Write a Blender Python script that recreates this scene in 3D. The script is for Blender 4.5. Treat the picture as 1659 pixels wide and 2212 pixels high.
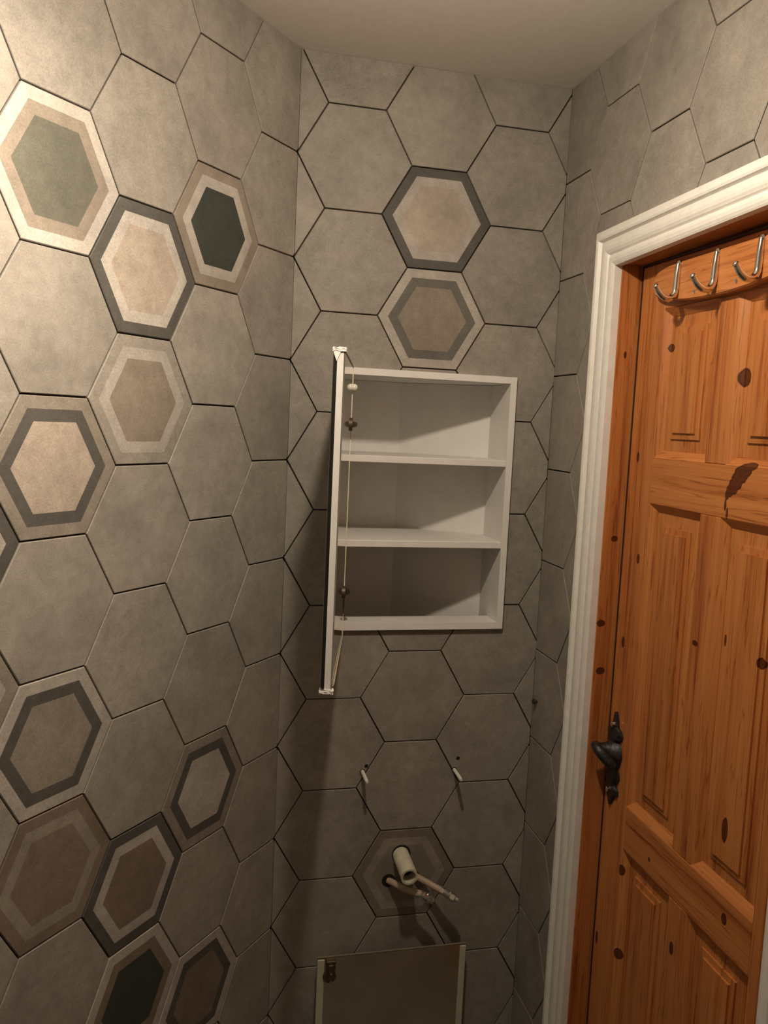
import bpy, bmesh, math, random
from mathutils import Vector, Matrix
for o in list(bpy.data.objects): bpy.data.objects.remove(o, do_unlink=True)
random.seed(7)
SC = bpy.context.scene
COL = SC.collection
S = 0.125            # side of one hexagonal tile, metres (the drawing unit below)
FZ = 16.85           # floor lies this many units under the origin of the tile lattice
def V(x, y, z): return Vector((x*S, y*S, (z+FZ)*S))

# ------------------------------------------------------------------ camera
cd = bpy.data.cameras.new('camera'); cam = bpy.data.objects.new('camera', cd); COL.objects.link(cam)
B = [[0.9720271708669297, -0.02297324236223211, -0.2337421853919223],
     [-0.2299804815071285, 0.10888092786926161, -0.9670852711483459],
     [0.04766715034670052, 0.9937893004463739, 0.10055182293787744]]
cam.matrix_world = Matrix.Translation(V(-4.035797, -14.773724, -3.592249)) @ Matrix(B).to_4x4()
cd.sensor_fit = 'VERTICAL'; cd.sensor_height = 24; cd.sensor_width = 18
cd.lens = 24*1819.37/2212
cd.shift_x = -(859.33-829.5)/2212; cd.shift_y = (1097.21-1106)/2212
cd.clip_start = 0.02
SC.camera = cam
# ------------------------------------------------------------------ world, exposure
w = bpy.data.worlds.new('dark_night'); SC.world = w; w.use_nodes = True
w.node_tree.nodes['Background'].inputs[0].default_value = (1, .8, .6, 1)
w.node_tree.nodes['Background'].inputs[1].default_value = 0.0
SC.view_settings.view_transform = 'Standard'; SC.view_settings.look = 'None'
SC.view_settings.gamma = 1; SC.view_settings.use_curve_mapping = False
SC.view_settings.exposure = 0.0
BULB = (-2.15, -6.8, 1.30)          # lower half of a frosted lamp, its upper half capped
BULB_STRENGTH = 930
BULB_COLOR = (1.0, 0.84, 0.66)
BULB_R = 0.24
# fill spot added to brighten the left wall, built as a second lamp head
SPOT = (-4.3, -8.4, 1.5)
SPOT_AIM = (-7.3, -5.75, -1.7)
sl = bpy.data.lights.new('left_wall_fill_light', 'SPOT'); so = bpy.data.objects.new('left_wall_fill_light', sl); COL.objects.link(so)
sl.energy = 50; sl.color = BULB_COLOR; sl.spot_size = math.radians(104); sl.spot_blend = 1.0; sl.shadow_soft_size = .03
so.location = V(*SPOT); so.rotation_euler = (V(*SPOT_AIM)-V(*SPOT)).to_track_quat('-Z', 'Y').to_euler()

# ------------------------------------------------------------------ material helpers
def lin(r, g, b):
    f = lambda c: (c/255/12.92) if c/255 <= .04045 else ((c/255+.055)/1.055)**2.4
    return (f(r), f(g), f(b), 1)
class NT:
    def __init__(s, name):
        m = bpy.data.materials.new(name); m.use_nodes = True; s.m = m; s.t = m.node_tree
        s.b = s.t.nodes['Principled BSDF']
    def n(s, kind, **k):
        q = s.t.nodes.new(kind)
        for a, v in k.items(): setattr(q, a, v)
        return q
    def l(s, a, b): s.t.links.new(a, b)
    def math(s, op, a, b=None, c=None):
        q = s.n('ShaderNodeMath', operation=op)
        for i, v in enumerate((a, b, c)):
            if v is None: continue
            if isinstance(v, (int, float)): q.inputs[i].default_value = v
            else: s.l(v, q.inputs[i])
        return q.outputs[0]
    def mix(s, f, a, b, mode='MIX'):
        q = s.n('ShaderNodeMix', data_type='RGBA', blend_type=mode)
        for i, v in ((0, f), (6, a), (7, b)):
            if isinstance(v, (int, float)): q.inputs[i].default_value = v
            elif isinstance(v, tuple): q.inputs[i].default_value = v
            else: s.l(v, q.inputs[i])
        return q.outputs[2]
    def ramp(s, f, stops):
        q = s.n('ShaderNodeValToRGB'); e = q.color_ramp.elements
        while len(e) < len(stops): e.new(.5)
        for i, (p, c) in enumerate(stops): e[i].position = p; e[i].color = c
        s.l(f, q.inputs[0]); return q.outputs[0]
def simple(name, col, rough=.5, metal=0, noise=.0, scale=30, bump=0, spec=.5, coat=0):
    t = NT(name); b = t.b
    b.inputs['Roughness'].default_value = rough; b.inputs['Metallic'].default_value = metal
    b.inputs['Specular IOR Level'].default_value = spec; b.inputs['Coat Weight'].default_value = coat
    tc = t.n('ShaderNodeTexCoord'); nz = t.n('ShaderNodeTexNoise'); nz.inputs['Scale'].default_value = scale
    nz.inputs['Detail'].default_value = 5; t.l(tc.outputs['Object'], nz.inputs['Vector'])
    lo = tuple(c*(1-noise) for c in col[:3])+(1,); hi = tuple(min(1, c*(1+noise)) for c in col[:3])+(1,)
    t.l(t.ramp(nz.outputs['Fac'], [(.3, lo), (.7, hi)]), b.inputs['Base Color'])
    if bump:
        bp = t.n('ShaderNodeBump'); bp.inputs['Strength'].default_value = bump; bp.inputs['Distance'].default_value = .002
        t.l(nz.outputs['Fac'], bp.inputs['Height']); t.l(bp.outputs[0], b.inputs['Normal'])
    return t.m
GREIGE = (.285, .262, .228, 1); LIGHT = (.42, .39, .35, 1); TAN = (.235, .20, .16, 1); PALE = (.38, .35, .31, 1)
PINK = (.37, .315, .26, 1); DARK = (.085, .080, .072, 1); GREEN = (.112, .110, .085, 1); DKGREEN = (.040, .046, .038, 1)
BROWN = (.18, .14, .108, 1); DGREY = (.125, .118, .104, 1); TAUPE = (.24, .212, .175, 1)
def tile_mat(name, rings):
    """concrete-look porcelain; rings = colours outside-in, printed flat on the tile"""
    t = NT(name); b = t.b
    tc = t.n('ShaderNodeTexCoord'); oi = t.n('ShaderNodeObjectInfo')
    add = t.n('ShaderNodeVectorMath', operation='ADD'); sc = t.n('ShaderNodeVectorMath', operation='SCALE')
    cb = t.n('ShaderNodeCombineXYZ')
    for i in range(3): t.l(oi.outputs['Random'], cb.inputs[i])
    t.l(cb.outputs[0], sc.inputs[0]); sc.inputs['Scale'].default_value = 37.0
    t.l(tc.outputs['Object'], add.inputs[0]); t.l(sc.outputs[0], add.inputs[1])
    def noise(scale, det, ro=.6):
        q = t.n('ShaderNodeTexNoise'); q.inputs['Scale'].default_value = scale; q.inputs['Detail'].default_value = det
        q.inputs['Roughness'].default_value = ro; t.l(add.outputs[0], q.inputs['Vector']); return q.outputs['Fac']
    n1 = noise(9, 6); n2 = noise(420, 3, .7); n3 = noise(45, 5, .7)
    if len(rings) == 1: base = rings[0]
    else:
        sp = t.n('ShaderNodeSeparateXYZ'); t.l(tc.outputs['Object'], sp.inputs[0])
        ax = t.math('ABSOLUTE', sp.outputs[0]); az = t.math('ABSOLUTE', sp.outputs[2])
        d = t.math('MAXIMUM', az, t.math('ADD', t.math('MULTIPLY', az, .5), t.math('MULTIPLY', ax, .8660254)))
        d = t.math('DIVIDE', d, .8660254*S)
        f1 = t.math('GREATER_THAN', d, .635); f2 = t.math('GREATER_THAN', d, .81)
        base = t.mix(f2, t.mix(f1, rings[2], rings[1]), rings[0])
    m1 = t.ramp(n1, [(.30, (.80, .80, .80, 1)), (.70, (1.12, 1.11, 1.10, 1))])
    m3 = t.ramp(n3, [(.32, (.86, .86, .85, 1)), (.68, (1.10, 1.10, 1.10, 1))])
    m2 = t.ramp(n2, [(.30, (.80, .80, .80, 1)), (.70, (1.16, 1.16, 1.16, 1))])
    c = t.mix(1.0, t.mix(1.0, t.mix(1.0, base, m1, 'MULTIPLY'), m3, 'MULTIPLY'), m2, 'MULTIPLY')
    rv = t.math('MULTIPLY_ADD', oi.outputs['Random'], .12, .94)
    cc = t.n('ShaderNodeVectorMath', operation='SCALE'); t.l(c, cc.inputs[0]); t.l(rv, cc.inputs['Scale'])
    t.l(cc.outputs[0], b.inputs['Base Color'])
    b.inputs['Roughness'].default_value = .62; b.inputs['Specular IOR Level'].default_value = .35
    return t.m
PLAIN = tile_mat('porcelain_plain', [GREIGE])
PINE = (.455, .160, .043, 1); PINE_D = (.215, .050, .012, 1); PINE_L = (.55, .225, .068, 1)
KNOTS = [  # y, z, half width, half height   (on the face of the door)
    (-3.30, -2.29, .075, .075), (-5.12, -2.80, .12, .15), (-2.72, -3.95, .045, .10), (-2.96, -5.53, .05, .10), (-2.69, -6.94, .055, .11),
    (-5.6, -8.66, .075, .20), (-3.17, -10.55, .07, .11), (-5.79, -9.77, .07, .09), (-3.22, -11.95, .08, .11), (-2.56, -12.08, .05, .14),
    (-4.70, -10.88, .06, .12), (-5.98, -6.33, .08, .09), (-3.95, -9.95, .04, .04),
    (-5.50, -3.93, .16, .06), (-5.40, -3.99, .17, .11), (-5.33, -4.05, .17, .14), (-5.26, -4.13, .15, .14), (-5.20, -4.20, .13, .13), (-5.13, -4.27, .09, .10), (-5.08, -4.33, .05, .08),
    (-5.06, -4.46, .03, .10), (-5.11, -4.57, .03, .09), (-5.17, -6.25, .03, .10), (-4.65, -6.43, .08, .05)]
def wood(name, axis, knots=(), tint=1.0, ya=1):
    t = NT(name); b = t.b
    tc = t.n('ShaderNodeTexCoord'); mp = t.n('ShaderNodeMapping')
    stretch = {'z': (9, 9, .30), 'y': (9, .30, 9)}[axis]
    mp.inputs['Scale'].default_value = stretch
    oi = t.n('ShaderNodeObjectInfo'); ofs = t.n('ShaderNodeVectorMath', operation='ADD'); cb = t.n('ShaderNodeCombineXYZ')
    sc = t.math('MULTIPLY', oi.outputs['Random'], 21.0)
    for i in range(3): t.l(sc, cb.inputs[i])
    t.l(tc.outputs['Object'], mp.inputs['Vector']); t.l(mp.outputs[0], ofs.inputs[0]); t.l(cb.outputs[0], ofs.inputs[1])
    def noise(s, d, r=.6, dist=0):
        q = t.n('ShaderNodeTexNoise'); q.inputs['Scale'].default_value = s; q.inputs['Detail'].default_value = d
        q.inputs['Roughness'].default_value = r; q.inputs['Distortion'].default_value = dist
        t.l(ofs.outputs[0], q.inputs['Vector']); return q.outputs['Fac']
    n1 = noise(4.5, 3, .5, .35); n2 = noise(16, 5, .65, .2); n3 = noise(60, 3, .7)
    k = t.math('ADD', t.math('MULTIPLY', n1, .5), t.math('ADD', t.math('MULTIPLY', n2, .34), t.math('MULTIPLY', n3, .16)))
    c = t.ramp(k, [(.30, PINE_D), (.46, PINE), (.66, PINE_L)])
    # thin dark annual-ring lines
    r = t.n('ShaderNodeMath', operation='PINGPONG'); t.l(t.math('MULTIPLY', n1, 9.0), r.inputs[0]); r.inputs[1].default_value = .5
    ln = t.ramp(r.outputs[0], [(.0, (.62, .52, .45, 1)), (.09, (1, 1, 1, 1))])
    c = t.mix(.55, c, ln, 'MULTIPLY')
    gm = t.n('ShaderNodeTexNoise'); gm.inputs['Scale'].default_value = 500; t.l(tc.outputs['Object'], gm.inputs['Vector'])
    c = t.mix(1.0, c, t.ramp(gm.outputs['Fac'], [(.3, (.80, .80, .80, 1)), (.7, (1.14, 1.14, 1.14, 1))]), 'MULTIPLY')
    if knots:
        sp = t.n('ShaderNodeSeparateXYZ'); t.l(tc.outputs['Object'], sp.inputs[0])
        tot = None
        for (y, z, a, h) in knots:
            p = V(0, y, z)
            if ya == 0: p = V(y, 0, z)
            u = t.math('DIVIDE', t.math('SUBTRACT', sp.outputs[ya], p[ya]), a*S*.85)
            v = t.math('DIVIDE', t.math('SUBTRACT', sp.outputs[2], p[2]), h*S*.85)
            d = t.math('ADD', t.math('MULTIPLY', u, u), t.math('MULTIPLY', v, v))
            tot = d if tot is None else t.math('MINIMUM', tot, d)
        tot = t.math('ADD', tot, t.math('MULTIPLY', t.math('SUBTRACT', n2, .5), .8))
        kn = t.ramp(tot, [(.0, (.20, .15, .12, 1)), (.35, (.27, .19, .14, 1)), (.8, (.11, .085, .07, 1)), (1.0, (.80, .72, .66, 1))])
        kn2 = t.ramp(t.math('MULTIPLY', tot, .25), [(.25, (.9, .85, .8, 1)), (.9, (1, 1, 1, 1))])
        c = t.mix(1.0, t.mix(1.0, c, kn, 'MULTIPLY'), kn2, 'MULTIPLY')
        c = t.mix(t.math('GREATER_THAN', tot, 1.0), c, t.mix(1.0, t.ramp(k, [(.34, PINE_D), (.47, PINE), (.66, PINE_L)]), ln, 'MULTIPLY'))
    t.l(c, b.inputs['Base Color'])
    b.inputs['Roughness'].default_value = .42; b.inputs['Specular IOR Level'].default_value = .35
    bp = t.n('ShaderNodeBump'); bp.inputs['Strength'].default_value = .12; bp.inputs['Distance'].default_value = .001
    t.l(n2, bp.inputs['Height']); t.l(bp.outputs[0], b.inputs['Normal'])
    return t.m
WOOD_V = wood('pine_upright_grain', 'z', KNOTS)
WOOD_H = wood('pine_level_grain', 'y', KNOTS)
WOOD_J = wood('pine_lining', 'z', [(2.60, -5.3, .07, .06), (2.47, -6.7, .09, .07), (2.55, -2.35, .03, .07), (2.52, -7.5, .10, .07)], ya=0)
WHITE = simple('white_melamine', (.74, .73, .70, 1), .45, noise=.03)
GLOSSW = simple('white_gloss_paint', (.74, .72, .67, 1), .38, noise=.05, scale=50, bump=.08)
CEIL = simple('matt_ceiling_paint', (.66, .62, .56, 1), .9, noise=.03, scale=60, bump=.15)
PAINT = simple('plain_plaster', (.48, .45, .40, 1), .85, noise=.04, scale=20)
FLOORM = simple('dark_brown_floor', (.10, .085, .065, 1), .6, noise=.25, scale=8)
ADH = simple('dark_joint', (.050, .036, .022, 1), .9, noise=.2, scale=80)
MIRROR = simple('mirror_silver', (.86, .86, .82, 1), .05, metal=1)
DIMMIR = simple('tinted_mirror', (.88, .84, .70, 1), .16, metal=1, noise=.05, scale=12)
GAP_SHADE = simple('dark_brown_gap_shade', (.035, .012, .006, 1), .7)  # colour of the shaded gap beside the door
BLACK = simple('black_edge', (.010, .008, .006, 1), .4)
FILM = simple('creamy_film', (.75, .68, .52, 1), .3, noise=.1)
EDGE = simple('pale_edge_reflection', (.52, .50, .38, 1), .25, noise=.08)  # pale colour stands in for light reflected by the bevelled sides
EDGE_D = simple('dull_glass_edge', (.20, .18, .13, 1), .3, noise=.1)
FOAM = simple('white_foam_wrap', (.80, .78, .74, 1), .6, noise=.05, scale=120, bump=.4)
CHROME = simple('chrome', (.78, .76, .72, 1), .12, metal=1)
DULLM = simple('dull_hinge_metal', (.10, .07, .045, 1), .5, metal=.6, noise=.2, scale=150)
IRON = simple('black_wrought_iron', (.012, .011, .011, 1), .45, noise=.4, scale=120, bump=.7, spec=.6)
PVC = simple('cream_plastic_pipe', (.62, .60, .46, 1), .4, noise=.12, scale=40)
PEXM = simple('pinkish_plastic_tube', (.42, .33, .25, 1), .4, noise=.12, scale=60)
HOLE = simple('dark_hole', (.006, .005, .004, 1), .9)
CLEAR = simple('milky_plastic', (.75, .74, .62, 1), .3)
RUST = simple('dark_screw_metal', (.03, .03, .018, 1), .5, noise=.3)
em = NT('lit_bulb_glass'); em.b.inputs['Base Color'].default_value = (.9, .85, .8, 1)
em.b.inputs['Emission Color'].default_value = (*BULB_COLOR, 1); em.b.inputs['Emission Strength'].default_value = BULB_STRENGTH
BULBM = em.m

# ------------------------------------------------------------------ object helpers
def obj(name, bm, mat, parent=None, mw=None, smooth=False):
    me = bpy.data.meshes.new(name); bmesh.ops.recalc_face_normals(bm, faces=bm.faces)
    if smooth:
        for f in bm.faces: f.smooth = True
    bm.to_mesh(me); bm.free(); me.materials.append(mat)
    o = bpy.data.objects.new(name, me); COL.objects.link(o)
    if mw is not None: o.matrix_world = mw
    if parent is not None: o.parent = parent
    if smooth:
        try: me.set_sharp_from_angle(angle=math.radians(40))
        except Exception: pass
    return o
def thing(name, label, cat, group=None):
    o = bpy.data.objects.new(name, None); COL.objects.link(o)
    o['label'] = label; o['category'] = cat; o.empty_display_size = .03
    if group: o['group'] = group
    return o
def tag(o, label, cat, group=None):
    o['label'] = label; o['category'] = cat
    if group: o['group'] = group
    return o
def struct(name, bm, mat):
    o = obj(name, bm, mat); o['kind'] = 'structure'; return o
def hexa(bm, pts):
    v = [bm.verts.new(p) for p in pts]
    for f in ((0, 1, 2, 3), (7, 6, 5, 4), (0, 4, 5, 1), (1, 5, 6, 2), (2, 6, 7, 3), (3, 7, 4, 0)): bm.faces.new([v[i] for i in f])
    return v
def box(bm, x0, x1, y0, y1, z0, z1):
    return hexa(bm, [V(x0, y0, z0), V(x1, y0, z0), V(x1, y1, z0), V(x0, y1, z0), V(x0, y0, z1), V(x1, y0, z1), V(x1, y1, z1), V(x0, y1, z1)])
def bevel(bm, w, seg=1):
    bmesh.ops.bevel(bm, geom=list(bm.edges), offset=w*S, segments=seg, affect='EDGES', clamp_overlap=True)
def prism(bm, poly, lo, hi, f):
    """poly of 2D points, f(u, v, t) -> point, extruded t = lo..hi"""
    a = [bm.verts.new(f(u, v, lo)) for u, v in poly]; b = [bm.verts.new(f(u, v, hi)) for u, v in poly]
    bm.faces.new(a); bm.faces.new(b[::-1]); n = len(poly)
    for i in range(n): bm.faces.new((a[i], b[i], b[(i+1) % n], a[(i+1) % n]))
def smooth_path(pts, n=6):
    P = [Vector(p) for p in pts]; P = [P[0]*2-P[1]]+P+[P[-1]*2-P[-2]]; out = []
    for i in range(1, len(P)-2):
        for k in range(n):
            t = k/n; a, b, c, d = P[i-1:i+3]
            out.append(.5*((2*b)+(c-a)*t+(2*a-5*b+4*c-d)*t*t+(3*b-a-3*c+d)*t**3))
    out.append(P[-2]); return out
def tube(bm, pts, rad, seg=14, caps=True, flat=None):
    """pts world positions, rad metres (number or list)"""
    n = len(pts); rings = []; up = Vector((0, 0, 1))
    for i, p in enumerate(pts):
        d = (pts[min(i+1, n-1)]-pts[max(i-1, 0)]).normalized()
        if abs(d.dot(up)) > .95: up = Vector((0, 1, 0))
        s = d.cross(up).normalized(); u = s.cross(d).normalized(); up = u
        r = rad[i] if isinstance(rad, (list, tuple)) else rad
        rings.append([bm.verts.new(p+s*r*math.cos(2*math.pi*k/seg)+u*r*math.sin(2*math.pi*k/seg)) for k in range(seg)])
    for a, b in zip(rings, rings[1:]):
        for k in range(seg): bm.faces.new((a[k], a[(k+1) % seg], b[(k+1) % seg], b[k]))
    if caps: bm.faces.new(rings[0][::-1]); bm.faces.new(rings[-1])
    return rings

# ------------------------------------------------------------------ the room
XL, XR, ZC = -2.488, 2.400, 2.53
AL = 0.69514
RT3 = math.sqrt(3)
TH = .07             # tile thickness in units
LWX = (math.sin(AL), math.cos(AL), 0)     # along the left wall, towards the corner
LWY = (-math.cos(AL), math.sin(AL), 0)    # into the left wall
class Wall:
    def __init__(s, ox, X, Y, sgn): s.o = Vector((ox, 0, 0)); s.X = Vector(X); s.Y = Vector(Y)
    def p(s, a, d, z): q = s.o+s.X*a+s.Y*d; return V(q.x, q.y, z)
    def mw(s, a, z):
        q = s.p(a, 0, z); m = Matrix.Identity(4)
        for i in range(3): m[i][0] = s.X[i]; m[i][1] = s.Y[i]; m[i][2] = (0, 0, 1)[i]; m[i][3] = q[i]
        return m
WB = Wall(0, (1, 0, 0), (0, 1, 0), 1); WLf = Wall(XL, LWX, LWY, 1); WR = Wall(XR, (0, -1, 0), (1, 0, 0), 1)
# substrate of each wall, with its openings; the tiles are children
CAB = (-1.62, 1.62, -7.33, -2.71)          # opening of the recessed cabinet
def slab(bm, W, a0, a1, z0, z1, d0, d1):
    hexa(bm, [W.p(a0, d0, z0), W.p(a1, d0, z0), W.p(a1, d1, z0), W.p(a0, d1, z0), W.p(a0, d0, z1), W.p(a1, d0, z1), W.p(a1, d1, z1), W.p(a0, d1, z1)])
bm = bmesh.new(); D = 2.6
slab(bm, WB, XL, CAB[0], -FZ, ZC, TH, D); slab(bm, WB, CAB[1], XR+TH, -FZ, ZC, TH, D)
slab(bm, WB, CAB[0], CAB[1], -FZ, CAB[2]-.5, TH, D); slab(bm, WB, CAB[0], CAB[1], CAB[3], ZC, TH, D)
slab(bm, WB, CAB[0], CAB[1], CAB[2]-.5, CAB[2], TH, .5)
wall_back = struct('wall_back', bm, ADH)
bm = bmesh.new(); slab(bm, WLf, -12.2, 0, -FZ, ZC, TH, .9); wall_left = struct('wall_left', bm, ADH)
DO = (2.12, 7.40, -.70)                    # door opening: along the wall from, to, top
bm = bmesh.new(); slab(bm, WR, -.02, DO[0], -FZ, ZC, TH, 1.2); slab(bm, WR, DO[1], 18.2, -FZ, ZC, TH, 1.2); slab(bm, WR, DO[0], DO[1], DO[2], ZC, TH, 1.2)
wall_right = struct('wall_right', bm, ADH)
ex = XL-math.sin(AL)*12.2; ey = -math.cos(AL)*12.2
bm = bmesh.new(); box(bm, -13.0, XR+1.2, -19, 3, ZC, ZC+.6); struct('ceiling', bm, CEIL)
bm = bmesh.new(); box(bm, -13.0, XR+1.2, -19, 3, -FZ-.6, -FZ); struct('floor', bm, FLOORM)
bm = bmesh.new(); box(bm, ex-.9, ex, -18.2, ey, -FZ, ZC); struct('wall_far_left', bm, PAINT)
bm = bmesh.new(); box(bm, ex-.9, XR+1.2, -19, -18.2, -FZ, ZC); struct('wall_rear', bm, PAINT)

# ------------------------------------------------------------------ hexagonal tiles
HEX = [(math.cos(math.pi/3*k), math.sin(math.pi/3*k)) for k in range(6)]
GAP = .022
def clip(poly, a, b, c):       # keep a*x + b*y <= c
    out = []
    for i in range(len(poly)):
        p, q = poly[i], poly[(i+1) % len(poly)]; dp = a*p[0]+b*p[1]-c; dq = a*q[0]+b*q[1]-c
        if dp <= 1e-9: out.append(p)
        if (dp < -1e-9 and dq > 1e-9) or (dp > 1e-9 and dq < -1e-9):
            t = dp/(dp-dq); out.append((p[0]+(q[0]-p[0])*t, p[1]+(q[1]-p[1])*t))
    return out
def area(p): return abs(sum(p[i][0]*p[(i+1) % len(p)][1]-p[(i+1) % len(p)][0]*p[i][1] for i in range(len(p))))/2 if len(p) > 2 else 0
def tile_mesh(polys, bev):
    bm = bmesh.new()
    for P in polys:
        n = len(P); cx = sum(p[0] for p in P)/n; cy = sum(p[1] for p in P)/n
        b = .010 if bev else 0
        def ins(p, q): L = math.hypot(p[0]-cx, p[1]-cy) or 1; return (p[0]-(p[0]-cx)/L*q, p[1]-(p[1]-cy)/L*q)
        f = [bm.verts.new((S*ins(p, b)[0], 0, S*ins(p, b)[1])) for p in P]
        bk = [bm.verts.new((S*p[0], S*TH, S*p[1])) for p in P]
        bm.faces.new(f)
        if bev:
            m = [bm.verts.new((S*p[0], S*.008, S*p[1])) for p in P]
            for i in range(n): j = (i+1) % n; bm.faces.new((f[i], f[j], m[j], m[i])); bm.faces.new((m[i], m[j], bk[j], bk[i]))
        else:
            for i in range(n): j = (i+1) % n; bm.faces.new((f[i], f[j], bk[j], bk[i]))
        bm.faces.new(bk[::-1])
    bmesh.ops.recalc_face_normals(bm, faces=bm.faces)
    me = bpy.data.meshes.new('tile'); bm.to_mesh(me); bm.free(); me.materials.append(PLAIN); return me
sh = 1-(GAP/2)/(RT3/2)
FULL = [(x*sh, y*sh) for x, y in HEX]
FULL_ME = tile_mesh([FULL], True)
def lay(W, parent, cols, a_lim, hole, special):
    """cols = list of (a centre, parity); special {(col index, z in rows): (rings, label)}"""
    for ci, (ac, par) in enumerate(cols):
        for k in range(-11, 3):
            row = k+par; zc = row*RT3
            if zc-.87 > ZC or zc+.87 < -FZ: continue
            P = FULL; cut = False
            for (a, b, c) in ((1, 0, a_lim[1]-ac), (-1, 0, -(a_lim[0]-ac)), (0, 1, ZC-zc), (0, -1, FZ+zc)):
                Q = clip(P, a, b, c)
                if len(Q) < 3 or area(Q) < .01: P = []; break
                if Q != P: cut = True
                P = Q
            if not P: continue
            polys = [P]
            if hole:
                h0, h1, g0, g1 = hole[0]-ac, hole[1]-ac, hole[2]-zc, hole[3]-zc
                inside = area(clip(clip(clip(clip(P, 1, 0, h1), -1, 0, -h0), 0, 1, g1), 0, -1, -g0))
                if inside > 1e-4:
                    cut = True
                    mid = clip(clip(P, 1, 0, h1), -1, 0, -h0)
                    polys = [clip(P, 1, 0, h0), clip(P, -1, 0, -h1), clip(mid, 0, 1, g0), clip(mid, 0, -1, -g1)]
                    polys = [q for q in polys if area(q) > .002]
                    if not polys: continue
            me = FULL_ME if not cut else tile_mesh(polys, len(polys) == 1)
            sp = special.get((ci, row))
            if sp: me = me.copy(); me.materials[0] = tile_mat('porcelain_'+str(ci)+'_'+str(row), sp[0])
            o = bpy.data.objects.new('tile', me); COL.objects.link(o)
            m = W.mw(ac, zc)
            # tiles never lie perfectly flat
            m = m @ Matrix.Translation((0, random.uniform(-.0002, .0003), 0)) @ Matrix.Rotation(random.uniform(-.0016, .0016), 4, 'X') @ Matrix.Rotation(random.uniform(-.0012, .0012), 4, 'Z')
            o.matrix_world = m; o.parent = parent
            if sp: o['label'] = sp[1]
lay(WB, wall_back, [(1.5*i, 0 if i % 2 == 0 else .5) for i in (-2, -1, 0, 1, 2)], (XL, XR), CAB, {
    (2, 0): ((DARK, PALE, PINK), 'hexagonal tile with a dark outer ring round a pinkish centre'),
    (2, -1): ((PALE, DGREY, TAN), 'hexagonal tile with a pale rim and a grey inner ring, above the cabinet'),
    (2, -7): (((.20, .17, .135, 1), (.29, .262, .222, 1), (.235, .205, .168, 1)), 'hexagonal tile with brownish rim and faint pale ring, pierced by the pipes')})
lay(WLf, wall_left, [(-(.5228+1.5*k), 0 if k % 2 == 0 else .5) for k in range(0, 8)], (-11.5, 0), None, {
    (3, -.5+0): ((LIGHT, TAN, GREEN), 'hexagonal tile, cream rim, tan ring and grey green centre'),
    (2, -1): ((DARK, LIGHT, PINK), 'hexagonal tile, dark rim, white ring and pinkish centre'),
    (1, -.5): ((TAN, PALE, DKGREEN), 'hexagonal tile, tan rim, cream ring and dark green centre'),
    (2, -2): ((GREIGE, PALE, TAN), 'hexagonal tile, greige rim, cream ring and brown tan centre'),
    (3, -2.5): ((TAUPE, DARK, PINK), 'hexagonal tile, greige rim, dark ring and cream centre'),
    (4, -3): ((DARK, PALE, GREIGE), 'hexagonal tile with dark rim at the left edge of view'),
    (4, -4): ((TAUPE, PALE, LIGHT), 'hexagonal tile with taupe rim and cream centre at the left edge of view'),
    (3, -4.5): ((PALE, DARK, TAUPE), 'hexagonal tile, pale rim, dark ring and taupe centre'),
    (3, -5.5): ((BROWN, TAUPE, BROWN), 'hexagonal tile, brown rim, greige ring and brown centre'),
    (2, -6): ((DARK, PALE, BROWN), 'hexagonal tile, dark rim, greige ring and brown centre'),
    (1, -5.5): ((TAUPE, DARK, PALE), 'hexagonal tile, taupe rim, dark ring and light centre'),
    (2, -7): ((PALE, BROWN, DKGREEN), 'hexagonal tile, pale rim, brown ring and blackish green centre'),
    (1, -7.5): ((PALE, DARK, BROWN), 'hexagonal tile, pale rim, dark ring and brown centre')})
rcols = [(.4625+1.5*k, 0 if k % 2 == 0 else .5) for k in range(0, 8)]
lay(WR, wall_right, rcols, (0, 11.5), (DO[0]-.3, DO[1]+.3, -FZ-1, -.62), {})

# ------------------------------------------------------------------ architrave (trim_1) and lining (trim_2)
trim1 = bpy.data.objects.new('trim_1', None); COL.objects.link(trim1); trim1['kind'] = 'structure'
PROF = [(0, .0), (0, .105), (.02, .115), (.17, .115), (.19, .155), (.22, .175), (.27, .165), (.31, .11), (.35, .12), (.42, .145), (.50, .155), (.58, .150),
        (.65, .13), (.69, .095), (.72, .10), (.76, .14), (.82, .155), (.90, .15), (.96, .135), (1.0, .12), (1.0, 0)]
IF, OF = (-2.365, -.975), (-1.62, -.345); IN, ON = (-7.10, -.875), (-7.85, -.30)
def member(name, ends):
    bm = bmesh.new(); rows = []
    for e in ends:
        rows.append([bm.verts.new(V(XR-th, *e(t))) for t, th in PROF])
    for i in range(len(PROF)): j = (i+1) % len(PROF); bm.faces.new((rows[0][i], rows[0][j], rows[1][j], rows[1][i]))
    bm.faces.new(rows[0]); bm.faces.new(rows[1][::-1])
    obj(name, bm, GLOSSW, trim1)
lp = lambda a, b: (lambda t: (a[0]+(b[0]-a[0])*t, a[1]+(b[1]-a[1])*t))
member('architrave_upright', [lp((OF[0], -FZ), (IF[0], -FZ)), lp(OF, IF)])
member('architrave_head', [lp(OF, IF), lp(ON, IN)])
member('architrave_upright', [lp(ON, IN), lp((ON[0], -FZ), (IN[0], -FZ))])
trim2 = bpy.data.objects.new('trim_2', None); COL.objects.link(trim2); trim2['kind'] = 'structure'
X0 = XR+.0
bm = bmesh.new(); box(bm, X0, 3.3, -2.395, -2.12, -FZ, -.95); obj('door_lining_upright', bm, WOOD_J, trim2)
bm = bmesh.new(); box(bm, X0, 3.3, -7.40, -7.115, -FZ, -.86); obj('door_lining_upright', bm, WOOD_J, trim2)
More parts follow.
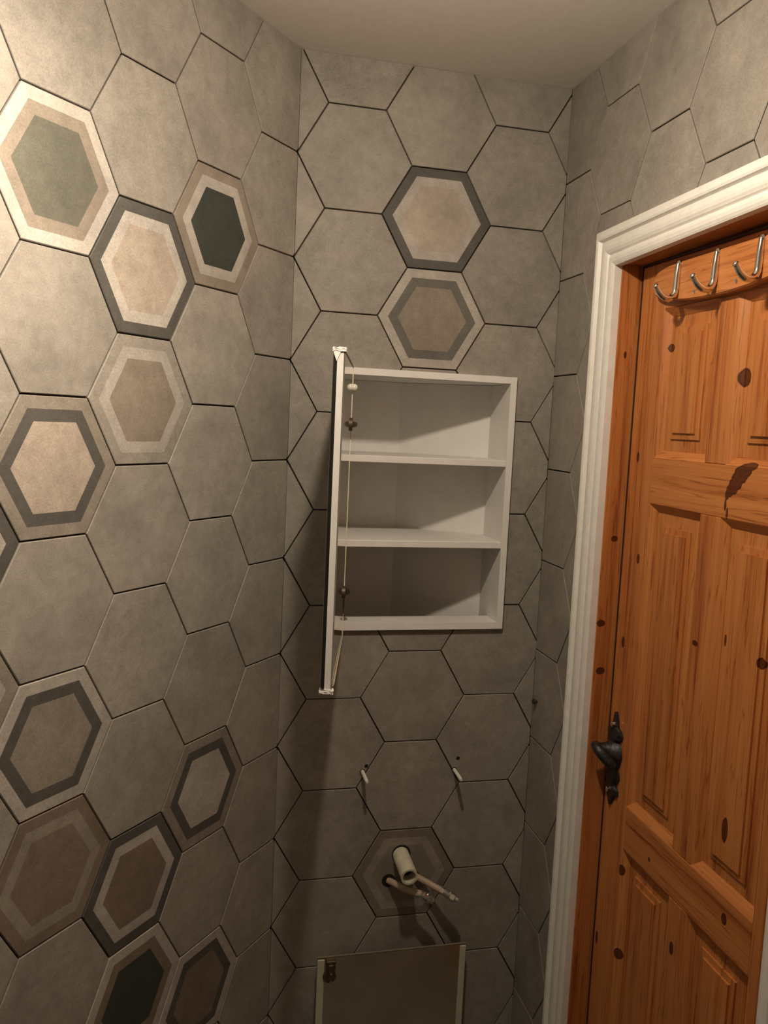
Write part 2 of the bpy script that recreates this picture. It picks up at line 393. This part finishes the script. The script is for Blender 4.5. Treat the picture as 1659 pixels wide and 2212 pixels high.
bm = bmesh.new(); hexa(bm, [V(X0, -7.40, -.875), V(3.3, -7.40, -.875), V(3.3, -2.12, -.96), V(X0, -2.12, -.96), V(X0, -7.40, -.70), V(3.3, -7.40, -.70), V(3.3, -2.12, -.70), V(X0, -2.12, -.70)])
obj('door_lining_head', bm, WOOD_H, trim2)
bm = bmesh.new(); box(bm, 3.06, 3.2, -2.56, -2.395, -FZ, -.97); box(bm, 3.06, 3.2, -7.115, -6.95, -FZ, -.97); box(bm, 3.06, 3.2, -6.95, -2.56, -1.12, -.97)
obj('door_stop', bm, WOOD_J, trim2)

bm = bmesh.new(); box(bm, 2.745, 2.79, -2.43, -2.395, -FZ, -.97); obj('door_gap_shade', bm, GAP_SHADE, trim2)  # dark strips drawn in for the shade of the gap round the door
bm = bmesh.new(); box(bm, 2.735, 2.80, -7.0, -2.435, -.995, -.955); obj('door_gap_shade', bm, GAP_SHADE, trim2)
# ------------------------------------------------------------------ the pine door
XD = 2.73; XB = 3.02
door = bpy.data.objects.new('door_1', None); COL.objects.link(door); door['kind'] = 'structure'
YL, YR = -2.465, -7.06
YS = (-3.17, -6.335); YM = (-4.52, -4.98)
ZR = [(-1.72, -1.0), (-4.64, -3.94), (-10.187, -9.48), (-16.80, -15.4)]
def part(name, x0, x1, y0, y1, z0, z1, mat, bw=.012):
    bm = bmesh.new(); box(bm, x0, x1, y0, y1, z0, z1); bevel(bm, bw); return obj(name, bm, mat, door)
part('stile', XD, XB, YS[0], YL, -16.80, -1.0, WOOD_V); part('stile', XD, XB, YR, YS[1], -16.80, -1.0, WOOD_V)
for z0, z1 in ZR: part('rail', XD, XB, YS[1], YS[0], z0, z1, WOOD_H)
for (a, b) in ((ZR[1][1], ZR[0][0]), (ZR[2][1], ZR[1][0]), (ZR[3][1], ZR[2][0])):
    part('muntin', XD, XB, YM[1], YM[0], a, b, WOOD_V)
    for (yl, yr) in ((YS[0], YM[0]), (YM[1], YS[1])):
        # sloping moulding round the panel
        m, dx = .115, .10
        o4 = [(yl, b), (yr, b), (yr, a), (yl, a)]; i4 = [(yl-m, b-m), (yr+m, b-m), (yr+m, a+m), (yl-m, a+m)]
        for q, nm, mt in ((0, 'moulding', WOOD_H), (1, 'moulding', WOOD_V), (2, 'moulding', WOOD_H), (3, 'moulding', WOOD_V)):
            r = (q+1) % 4; bm = bmesh.new()
            hexa(bm, [V(XD+.003, *o4[q]), V(XD+.003, *o4[r]), V(XD+dx, *i4[r]), V(XD+dx, *i4[q]),
                      V(XD+.17, *o4[q]), V(XD+.17, *o4[r]), V(XD+.17, *i4[r]), V(XD+.17, *i4[q])])
            obj(nm, bm, mt, door)
        # raised and fielded panel, two shallow steps
        bm = bmesh.new(); rects = [(.0, dx+.012), (.30, dx-.002), (.303, dx-.030), (.39, dx-.036), (.393, dx-.066)]
        prev = None
        for ins, d in rects:
            y0, y1, z0, z1 = yl-ins, yr+ins, a+ins, b-ins
            ring = [bm.verts.new(V(XD+d, *p)) for p in ((y0, z1), (y1, z1), (y1, z0), (y0, z0))]
            if prev:
                for i in range(4): bm.faces.new((prev[i], prev[(i+1) % 4], ring[(i+1) % 4], ring[i]))
            else: first = ring
            prev = ring
        bm.faces.new(prev)
        back = [bm.verts.new(V(XD+.2, *p)) for p in ((yl, b), (yr, b), (yr, a), (yl, a))]
        for i in range(4): bm.faces.new((first[i], back[i], back[(i+1) % 4], first[(i+1) % 4]))
        bm.faces.new(back[::-1])
        obj('panel', bm, WOOD_V, door)
# wrought iron handle
HY = -2.70
half = [(-8.10, .012), (-8.22, .06), (-8.34, .10), (-8.38, .19), (-8.44, .235), (-8.52, .215), (-8.57, .12), (-8.62, .11), (-8.66, .17), (-8.76, .205), (-8.92, .205), (-8.99, .16),
        (-9.03, .13), (-9.08, .20), (-9.15, .225), (-9.21, .20), (-9.25, .13), (-9.31, .15), (-9.36, .21), (-9.44, .215), (-9.49, .12), (-9.55, .08), (-9.66, .012)]
poly = [(HY+hw, z) for z, hw in half]+[(HY-hw, z) for z, hw in half[::-1]]
bm = bmesh.new()
a = [bm.verts.new(V(XD, y, z)) for y, z in poly]; b = [bm.verts.new(V(XD-.035, y, z)) for y, z in poly]
n = len(poly); c = [bm.verts.new(V(XD-.062+.012*math.sin(9*z), HY+(y-HY)*.62, z)) for y, z in poly]
for r1, r2 in ((a, b), (b, c)):
    for i in range(n): bm.faces.new((r1[i], r1[(i+1) % n], r2[(i+1) % n], r2[i]))
nh = len(half)
for i in range(nh-1): bm.faces.new((c[i], c[i+1], c[n-2-i], c[n-1-i])); bm.faces.new((a[i], a[i+1], a[n-2-i], a[n-1-i]))
o = obj('handle_plate', bm, IRON, door); o['label'] = 'black wrought iron handle plate with spear ends'
plate = o
bm = bmesh.new(); tube(bm, [V(XD-.02, HY, -8.77), V(XD-.08, HY, -8.765), V(XD-.16, HY, -8.74), V(XD-.26, HY, -8.70), V(XD-.36, HY, -8.68)], [.25*S, .21*S, .15*S, .095*S, .075*S], 16)
lev = smooth_path([V(XD-.33, HY+.07, -8.66), V(XD-.33, HY-.06, -8.70), V(XD-.27, HY-.13, -8.78), V(XD-.19, HY-.19, -8.87), V(XD-.13, HY-.22, -8.93)], 4)
tube(bm, lev, [(.075+.015*math.sin(i/len(lev)*3.1))*S for i in range(len(lev))], 12)
obj('handle_lever', bm, IRON, plate, smooth=True)
bm = bmesh.new()
for z in (-8.30, -9.40): tube(bm, [V(XD-.04, HY, z), V(XD-.10, HY, z), V(XD-.115, HY, z)], [.045*S, .045*S, .02*S], 10)
obj('screw_head', bm, CHROME, plate, smooth=True)

# ------------------------------------------------------------------ hook rack on the door
rack = thing('hook_rack', 'long pine board with chrome hooks fixed across the top of the door', 'hook rack')
YC = -4.655; HWID = 1.66
top = []; bot = []
for i in range(41):
    u = -1+2*i/40; e = max(0, 1-abs(u)**7)**.42
    zc = -1.36
    bot.append((YC-u*HWID, zc-.02-(.20+.13*math.cos(u*math.pi/2))*e)); top.append((YC-u*HWID, zc+.02+.22*e))
poly = bot+top[::-1][1:-1]
bm = bmesh.new()
n = len(poly); cy = YC; cz = -1.36
L0 = [bm.verts.new(V(XD, y, z)) for y, z in poly]; L1 = [bm.verts.new(V(XD-.12, y, z)) for y, z in poly]
L2 = [bm.verts.new(V(XD-.145, y+(.03 if y < cy else -.03)*(1 if abs(y-cy) > 1.2 else 0), cz+(z-cz)*.94)) for y, z in poly]
for r1, r2 in ((L0, L1), (L1, L2)):
    for i in range(n): bm.faces.new((r1[i], r1[(i+1) % n], r2[(i+1) % n], r2[i]))
bm.faces.new(L2); bm.faces.new(L0[::-1])
obj('board', bm, WOOD_H, rack)
for y in (-3.735, -4.655, -5.565):
    xf = XD-.145
    path = smooth_path([V(xf-.02, y+.0, -1.16), V(xf-.03, y, -1.30), V(xf-.035, y-.0, -1.46), V(xf-.05, y, -1.575), V(xf-.115, y, -1.645), V(xf-.20, y, -1.645), V(xf-.285, y, -1.585), V(xf-.345, y, -1.50)], 5)
    bm = bmesh.new(); nn = len(path)
    tube(bm, path, [(.036+.012*math.sin(i/nn*3.14))*S for i in range(nn)], 12)
    h = obj('hook', bm, CHROME, rack, smooth=True)
    bm = bmesh.new(); bmesh.ops.create_uvsphere(bm, u_segments=14, v_segments=10, radius=.041*S, matrix=Matrix.Translation(V(xf-.345, y, -1.50)))
    obj('hook_tip', bm, CHROME, h, smooth=True)
    bm = bmesh.new()
    tube(bm, [V(xf+.01, y, -1.16), V(xf-.02, y, -1.16)], .05*S, 14); obj('hook_base', bm, CHROME, h, smooth=True)
for y in (-4.16, -5.10):
    bm = bmesh.new(); tube(bm, [V(XD-.13, y, -1.60), V(XD-.152, y, -1.60), V(XD-.156, y, -1.60)], [.03*S, .028*S, .012*S], 10)
    obj('screw_head', bm, CHROME, rack, smooth=True)

# ------------------------------------------------------------------ recessed wall cabinet with its open mirror door
cabt = thing('wall_cabinet', 'white open wall cabinet with three compartments and a mirrored door swung open', 'cabinet')
YF = -.095
CX0, CX1 = -1.66, 1.648; XI0, XI1 = -1.54, 1.528
def cpart(name, bm, mat=WHITE, par=cabt, bw=.008):
    if bw: bevel(bm, bw)
    return obj(name, bm, mat, par)
ZB = -7.80
# front flange and box sides
def side(name, xo, xi, xin_hole, depth):
    bm = bmesh.new(); x0, x1 = sorted((xo, xi))
    box(bm, x0, x1, YF, -.005, -7.365, -2.665); 
    h0, h1 = sorted((xin_hole, xi)); box(bm, h0, h1, -.005, depth, -7.24, -2.79); box(bm, h0, h1, .52, depth, ZB, -7.24)
    obj(name, bm, WHITE, cabt)
side('side_panel', CX0, XI0, -1.60, 1.9); side('side_panel', CX1, XI1, 1.60, .93)
bm = bmesh.new(); box(bm, XI0, XI1, YF, -.005, -2.785, -2.665)
prism(bm, [(-1.60, -.005), (1.60, -.005), (1.60, .93), (1.53, .93), (-.06, 1.92), (-1.60, 1.92)], -2.785, -2.73, lambda u, v, t: V(u, v, t)); obj('top_panel', bm, WHITE, cabt)
bm = bmesh.new(); box(bm, XI0, XI1, YF, -.005, -7.365, -7.24)
prism(bm, [(-1.60, -.005), (1.60, -.005), (1.60, .45), (-1.60, .45)], -7.315, -7.24, lambda u, v, t: V(u, v, t)); obj('bottom_panel', bm, WHITE, cabt)
bm = bmesh.new(); box(bm, -1.60, -.05, 1.92, 1.98, ZB, -2.79); obj('back_panel', bm, WHITE, cabt)
bm = bmesh.new(); prism(bm, [(1.53, .93), (-.05, 1.92), (-.03, 1.98), (1.58, .97)], ZB, -2.79, lambda u, v, t: V(u, v, t)); obj('oblique_back_panel', bm, WHITE, cabt)
for zt, zb in ((-4.195, -4.315), (-5.715, -5.84)):
    bm = bmesh.new(); fx = lambda y: 1.53-(y-.93)*(1.58/1.11)
    prism(bm, [(XI0, YF+.01), (XI1, YF+.01), (XI1, .925), (-.06, 1.915), (XI0, 1.915)], zb, zt, lambda u, v, t: V(u, v, t)); cpart('shelf', bm)
# door frame of reference: from the hinge edge H along the inner face to N
Hh = Vector((-1.41, -.13, 0)); Nn = Vector((-2.10, -3.31, 0)); du = (Nn-Hh); LW = du.length; du.normalize()
dn = Vector((du.y, -du.x, 0))            # towards the outer face (left)
if dn.x > 0: dn = -dn
def DP(s, t, z): q = Hh+du*s+dn*t; return V(q.x, q.y, z)
def dbox(bm, s0, s1, t0, t1, z0, z1):
    return hexa(bm, [DP(s0, t0, z0), DP(s1, t0, z0), DP(s1, t1, z0), DP(s0, t1, z0), DP(s0, t0, z1), DP(s1, t0, z1), DP(s1, t1, z1), DP(s0, t1, z1)])
DZ0, DZ1 = -7.42, -2.655
bm = bmesh.new(); dbox(bm, 0, LW, .02, .108, DZ0, DZ1); dslab = obj('cabinet_door', bm, WHITE, cabt)
bm = bmesh.new(); dbox(bm, .03, LW-.01, .0, .0195, DZ0+.045, DZ1-.035); obj('inner_mirror', bm, MIRROR, dslab)
bm = bmesh.new(); dbox(bm, 0, LW, .1085, .160, DZ0, DZ1); obj('outer_mirror', bm, BLACK, dslab)
bm = bmesh.new(); dbox(bm, .02, LW-.02, .1605, .164, DZ0+.02, DZ1-.02); obj('mirror_face', bm, MIRROR, dslab)
bm = bmesh.new(); dbox(bm, 0, LW, -.004, .02, DZ1-.034, DZ1+.004); obj('dark_top_edge', bm, BLACK, dslab)  # dark strip along the top of the inner face
bm = bmesh.new(); dbox(bm, -.012, .03, -.008, .02, DZ0, DZ1-.035); obj('pale_hinge_edge', bm, FILM, dslab)
bm = bmesh.new()                                   # loose protective film along the bottom edge
prev = None
for i in range(25):
    s = .03+(LW-.25)*i/24; wv = .0015*math.sin(i*.9); h = .012+.05*(i/24)**1.5+(.012 if i > 16 else 0)
    ring = [bm.verts.new(DP(s, -.004-abs(wv), DZ0)), bm.verts.new(DP(s, -.010-abs(wv)*2-.012*(i/24), DZ0+h*.5)), bm.verts.new(DP(s, -.004, DZ0+h)), bm.verts.new(DP(s, .0, DZ0))]
    if prev:
        for k in range(4): bm.faces.new((prev[k], prev[(k+1) % 4], ring[(k+1) % 4], ring[k]))
    else: bm.faces.new(ring)
    prev = ring
bm.faces.new(prev[::-1]); obj('protective_film', bm, FILM, dslab)
def wrap(z0, z1, fold):
    bm = bmesh.new(); dbox(bm, LW-.10, LW+.018, -.015, .172, z0, z1)
    bmesh.ops.subdivide_edges(bm, edges=list(bm.edges), cuts=3, use_grid_fill=True)
    for v in bm.verts:
        v.co += Vector((random.uniform(-1, 1), random.uniform(-1, 1), random.uniform(-1, 1)))*.012*S
    if fold:
        a = [bm.verts.new(DP(LW+.016, .175, z0+.03)), bm.verts.new(DP(LW+.018, .05, z0+.03)), bm.verts.new(DP(LW+.022, .115, z0-.13)), bm.verts.new(DP(LW+.001, .115, z0-.02))]
        bm.faces.new((a[0], a[1], a[2])); bm.faces.new((a[0], a[2], a[3])); bm.faces.new((a[1], a[3], a[2])); bm.faces.new((a[0], a[3], a[1]))
    obj('corner_wrap', bm, FOAM, dslab, smooth=False)
wrap(DZ1-.015, DZ1+.045, True); wrap(DZ0-.045, DZ0+.02, False)
def hinge(z):
    bm = bmesh.new()
    tube(bm, [DP(.19, -.03, z), DP(.19, .018, z)], .115*S, 18)                       # cup in the door
    h = obj('hinge', bm, DULLM, dslab, smooth=True)
    bm = bmesh.new(); tube(bm, smooth_path([DP(.19, -.035, z), DP(.06, -.06, z), V(-1.46, .10, z), V(-1.50, .20, z)], 4), .05*S, 8)
    box(bm, -1.54, -1.47, .12, .50, z-.06, z+.06); obj('hinge_arm', bm, DULLM, h)
hinge(-3.66); hinge(-6.62)
bm = bmesh.new(); bmesh.ops.create_uvsphere(bm, u_segments=14, v_segments=10, radius=.062*S, matrix=Matrix.Translation(DP(.10, -.03, -3.02)))
obj('door_buffer', bm, CLEAR, dslab, smooth=True)
bm = bmesh.new(); dbox(bm, .05, .085, -.012, .0, -7.02, -6.74); obj('hinge_reflection', bm, DULLM, dslab)  # dark strip painting in a reflection below the lower hinge

# ------------------------------------------------------------------ pipes and plugs in the wall below
def ring_hole(x, z, r, parent):
    bm = bmesh.new(); tube(bm, [V(x, -.004, z), V(x, .0005, z)], r*S, 24); obj('wall_hole', bm, HOLE, parent)
wp = thing('waste_pipe', 'cream plastic waste pipe stub pointing out of the wall', 'pipe')
bm = bmesh.new()
ctr = [V(-.082, .04, -11.76), V(-.082, -.70, -11.82)]
ro, ri = .158*S, .122*S
r1 = tube(bm, ctr, ro, 32, caps=False); r2 = tube(bm, [ctr[1], ctr[0]], ri, 32, caps=False)
def bridge(bm, A, Bv):
    used = list(Bv)
    n = len(A)
    # nearest matching start and direction
    j0 = min(range(n), key=lambda j: (A[0].co-used[j].co).length)
    s = 1 if (A[1].co-used[(j0+1) % n].co).length < (A[1].co-used[(j0-1) % n].co).length else -1
    for i in range(n): bm.faces.new((A[i], A[(i+1) % n], used[(j0+s*(i+1)) % n], used[(j0+s*i) % n]))
bridge(bm, r1[-1], r2[0])
obj('pipe_barrel', bm, PVC, wp, smooth=True)
bm = bmesh.new(); tube(bm, [V(-.082, -.45, -11.80), V(-.082, -.452, -11.80)], ri*.99, 24); obj('pipe_bore', bm, HOLE, wp)
ring_hole(-.075, -11.75, .185, wp)
def supply(base, pts, end, label, hole_r):
    t = thing('supply_pipe', label, 'pipe', 'water supply pipes')
    P = smooth_path([V(*p) for p in [base]+pts], 6)
    bm = bmesh.new(); tube(bm, P, .062*S, 14); obj('tube', bm, PEXM, t, smooth=True)
    a = V(*pts[-1]); e = V(*end); d = (e-a)
    bm = bmesh.new(); tube(bm, [a-d*.15, a+d*.05], .078*S, 6); tube(bm, [a+d*.05, a+d*.12, a+d*.45, a+d*.5], [.062*S, .07*S, .07*S, .062*S], 14)
    tube(bm, [a+d*.5, a+d*.78], .088*S, 6); n = obj('compression_fitting', bm, CHROME, t)
    bm = bmesh.new(); tube(bm, [a+d*.78, a+d*.82, a+d*1.0, a+d*1.0], [.05*S, .066*S, .064*S, .045*S], 16); obj('end_cap', bm, CHROME, n, smooth=True)
    bm = bmesh.new(); q = a+d*.62; tube(bm, [q, q+Vector((0, -.002, .0135))], .035*S, 10); obj('valve_screw', bm, CHROME, n, smooth=True)
    ring_hole(base[0], base[2], hole_r, t)
    return t
supply((-.30, .0, -12.26), [(-.20, -.15, -12.25), (-.02, -.36, -12.27), (.215, -.55, -12.26)], (.42, -.62, -12.37), 'left water supply pipe with chrome end, crossing under the waste pipe', .13)
supply((.20, .0, -12.20), [(.36, -.14, -12.24), (.52, -.30, -12.28), (.655, -.42, -12.31)], (.915, -.55, -12.44), 'right water supply pipe with chrome end, reaching furthest right', .10)
def plug(x, z, label, mark):
    t = thing('wall_stud', label, 'wall stud')
    bm = bmesh.new(); P = [V(x, .03, z), V(x, -.40, z-.01), V(x, -.455, z-.01)]
    tube(bm, P, [.036*S, .034*S, .024*S], 12); obj('pin', bm, GLOSSW, t, smooth=True)
    bm = bmesh.new(); tube(bm, [V(x, -.003, z), V(x, -.012, z)], .05*S, 12); obj('plug_collar', bm, RUST, t)
    bm = bmesh.new(); prism(bm, [(-.03, -.02), (.035, -.03), (.045, .025), (-.01, .035)], -.006, .0, lambda u, v, q: V(x+mark[0]+u, q, z+mark[1]+v)); obj('drill_mark', bm, HOLE, t)
plug(-.90, -10.07, 'short white stud sticking out of the wall on the left, above the pipes', (.06, .10))
plug(.887, -10.125, 'short white stud sticking out of the wall on the right, above the pipes', (.055, .22))
t = thing('screw', 'small dark screw stuck in the tiled wall left of the door frame', 'screw')
bm = bmesh.new(); tube(bm, [V(XR+.02, -.215, -8.76), V(XR-.06, -.215, -8.76)], .03*S, 10); obj('shank', bm, RUST, t, smooth=True)
bm = bmesh.new(); tube(bm, [V(XR-.05, -.215, -8.76), V(XR-.075, -.215, -8.76), V(XR-.095, -.215, -8.76)], [.055*S, .055*S, .03*S], 14); obj('screw_head', bm, RUST, t, smooth=True)

# ------------------------------------------------------------------ mirrored panel standing under the pipes
mp = thing('mirror_panel', 'dark mirrored panel with pale side strips standing against the wall below the pipes', 'mirror')
PY = -.30; PX0, PX1, PZ = -1.65, 1.225, -13.485
bm = bmesh.new(); box(bm, PX0, PX1, PY+.02, PY+.05, -FZ, PZ-.01); obj('backing_board', bm, EDGE_D, mp)
bm = bmesh.new(); box(bm, PX0+.135, PX1-.122, PY, PY+.0195, -FZ, PZ-.02); obj('mirror_glass', bm, DIMMIR, mp)
for a0, a1 in ((PX0, PX0+.134), (PX1-.12, PX1)):
    bm = bmesh.new(); box(bm, a0, a1, PY-.02, PY+.0195, -FZ, PZ-.04); bevel(bm, .01); obj('side_strip', bm, EDGE, mp)
bm = bmesh.new(); box(bm, PX0, PX1, PY-.005, PY+.0195, PZ-.012, PZ); obj('top_strip', bm, EDGE_D, mp)
bm = bmesh.new(); tube(bm, [V(PX0+.23, PY, PZ-.36), V(PX0+.23, PY-.05, PZ-.36)], .125*S, 20); hg = obj('hinge', bm, DULLM, mp, smooth=True)
bm = bmesh.new(); box(bm, PX0+.16, PX0+.34, PY-.06, PY-.002, PZ-.24, PZ-.06); box(bm, PX0+.20, PX0+.30, PY-.085, PY-.045, PZ-.44, PZ-.12); bevel(bm, .012); obj('hinge_arm', bm, DULLM, hg)
bm = bmesh.new()
for zz in (-.28, -.44): tube(bm, [V(PX0+.25, PY-.05, PZ+zz), V(PX0+.25, PY-.10, PZ+zz)], .026*S, 8)
obj('hinge_screw', bm, CHROME, hg)

# ------------------------------------------------------------------ the lamp (above the picture's top edge) and the added fill spot
lt = thing('ceiling_lamp', 'ceiling lamp with a frosted downward dome and an added spot head brightening the left wall', 'lamp')
bx, by, bz = BULB
bm = bmesh.new(); bmesh.ops.create_uvsphere(bm, u_segments=32, v_segments=16, radius=BULB_R*S, matrix=Matrix.Translation(V(bx, by, bz)))
bmesh.ops.delete(bm, geom=[v for v in bm.verts if v.co.z > V(0, 0, bz+.01).z], context='VERTS')
obj('bulb', bm, BULBM, lt, smooth=True)
bm = bmesh.new(); tube(bm, [V(bx, by, bz+.005), V(bx, by, bz+.10), V(bx, by, bz+.5), V(bx, by, bz+.55)], [.26*S, .25*S, .14*S, .04*S], 24); tube(bm, [V(bx, by, bz+.5), V(bx, by, ZC-.1)], .04*S, 8); obj('lamp_holder', bm, WHITE, lt)
bm = bmesh.new(); tube(bm, [V(bx, by, ZC-.12), V(*SPOT[:2], ZC-.12)], .09*S, 12); tube(bm, [V(bx, by, ZC-.16), V(bx, by, ZC)], [.25*S, .36*S], 24); obj('ceiling_bar', bm, WHITE, lt)  # bar added to carry the fill spot; the rose belongs to the lamp
ax = (V(*SPOT_AIM)-V(*SPOT)).normalized(); p = V(*SPOT)
bm = bmesh.new(); tube(bm, [p-ax*.01, p-ax*.05, p-ax*.07], [.034, .030, .012], 20); tube(bm, [p-ax*.05, V(*SPOT[:2], ZC-.12)], .03*S, 8); obj('added_fill_head', bm, WHITE, lt)  # housing made up for the added fill spot
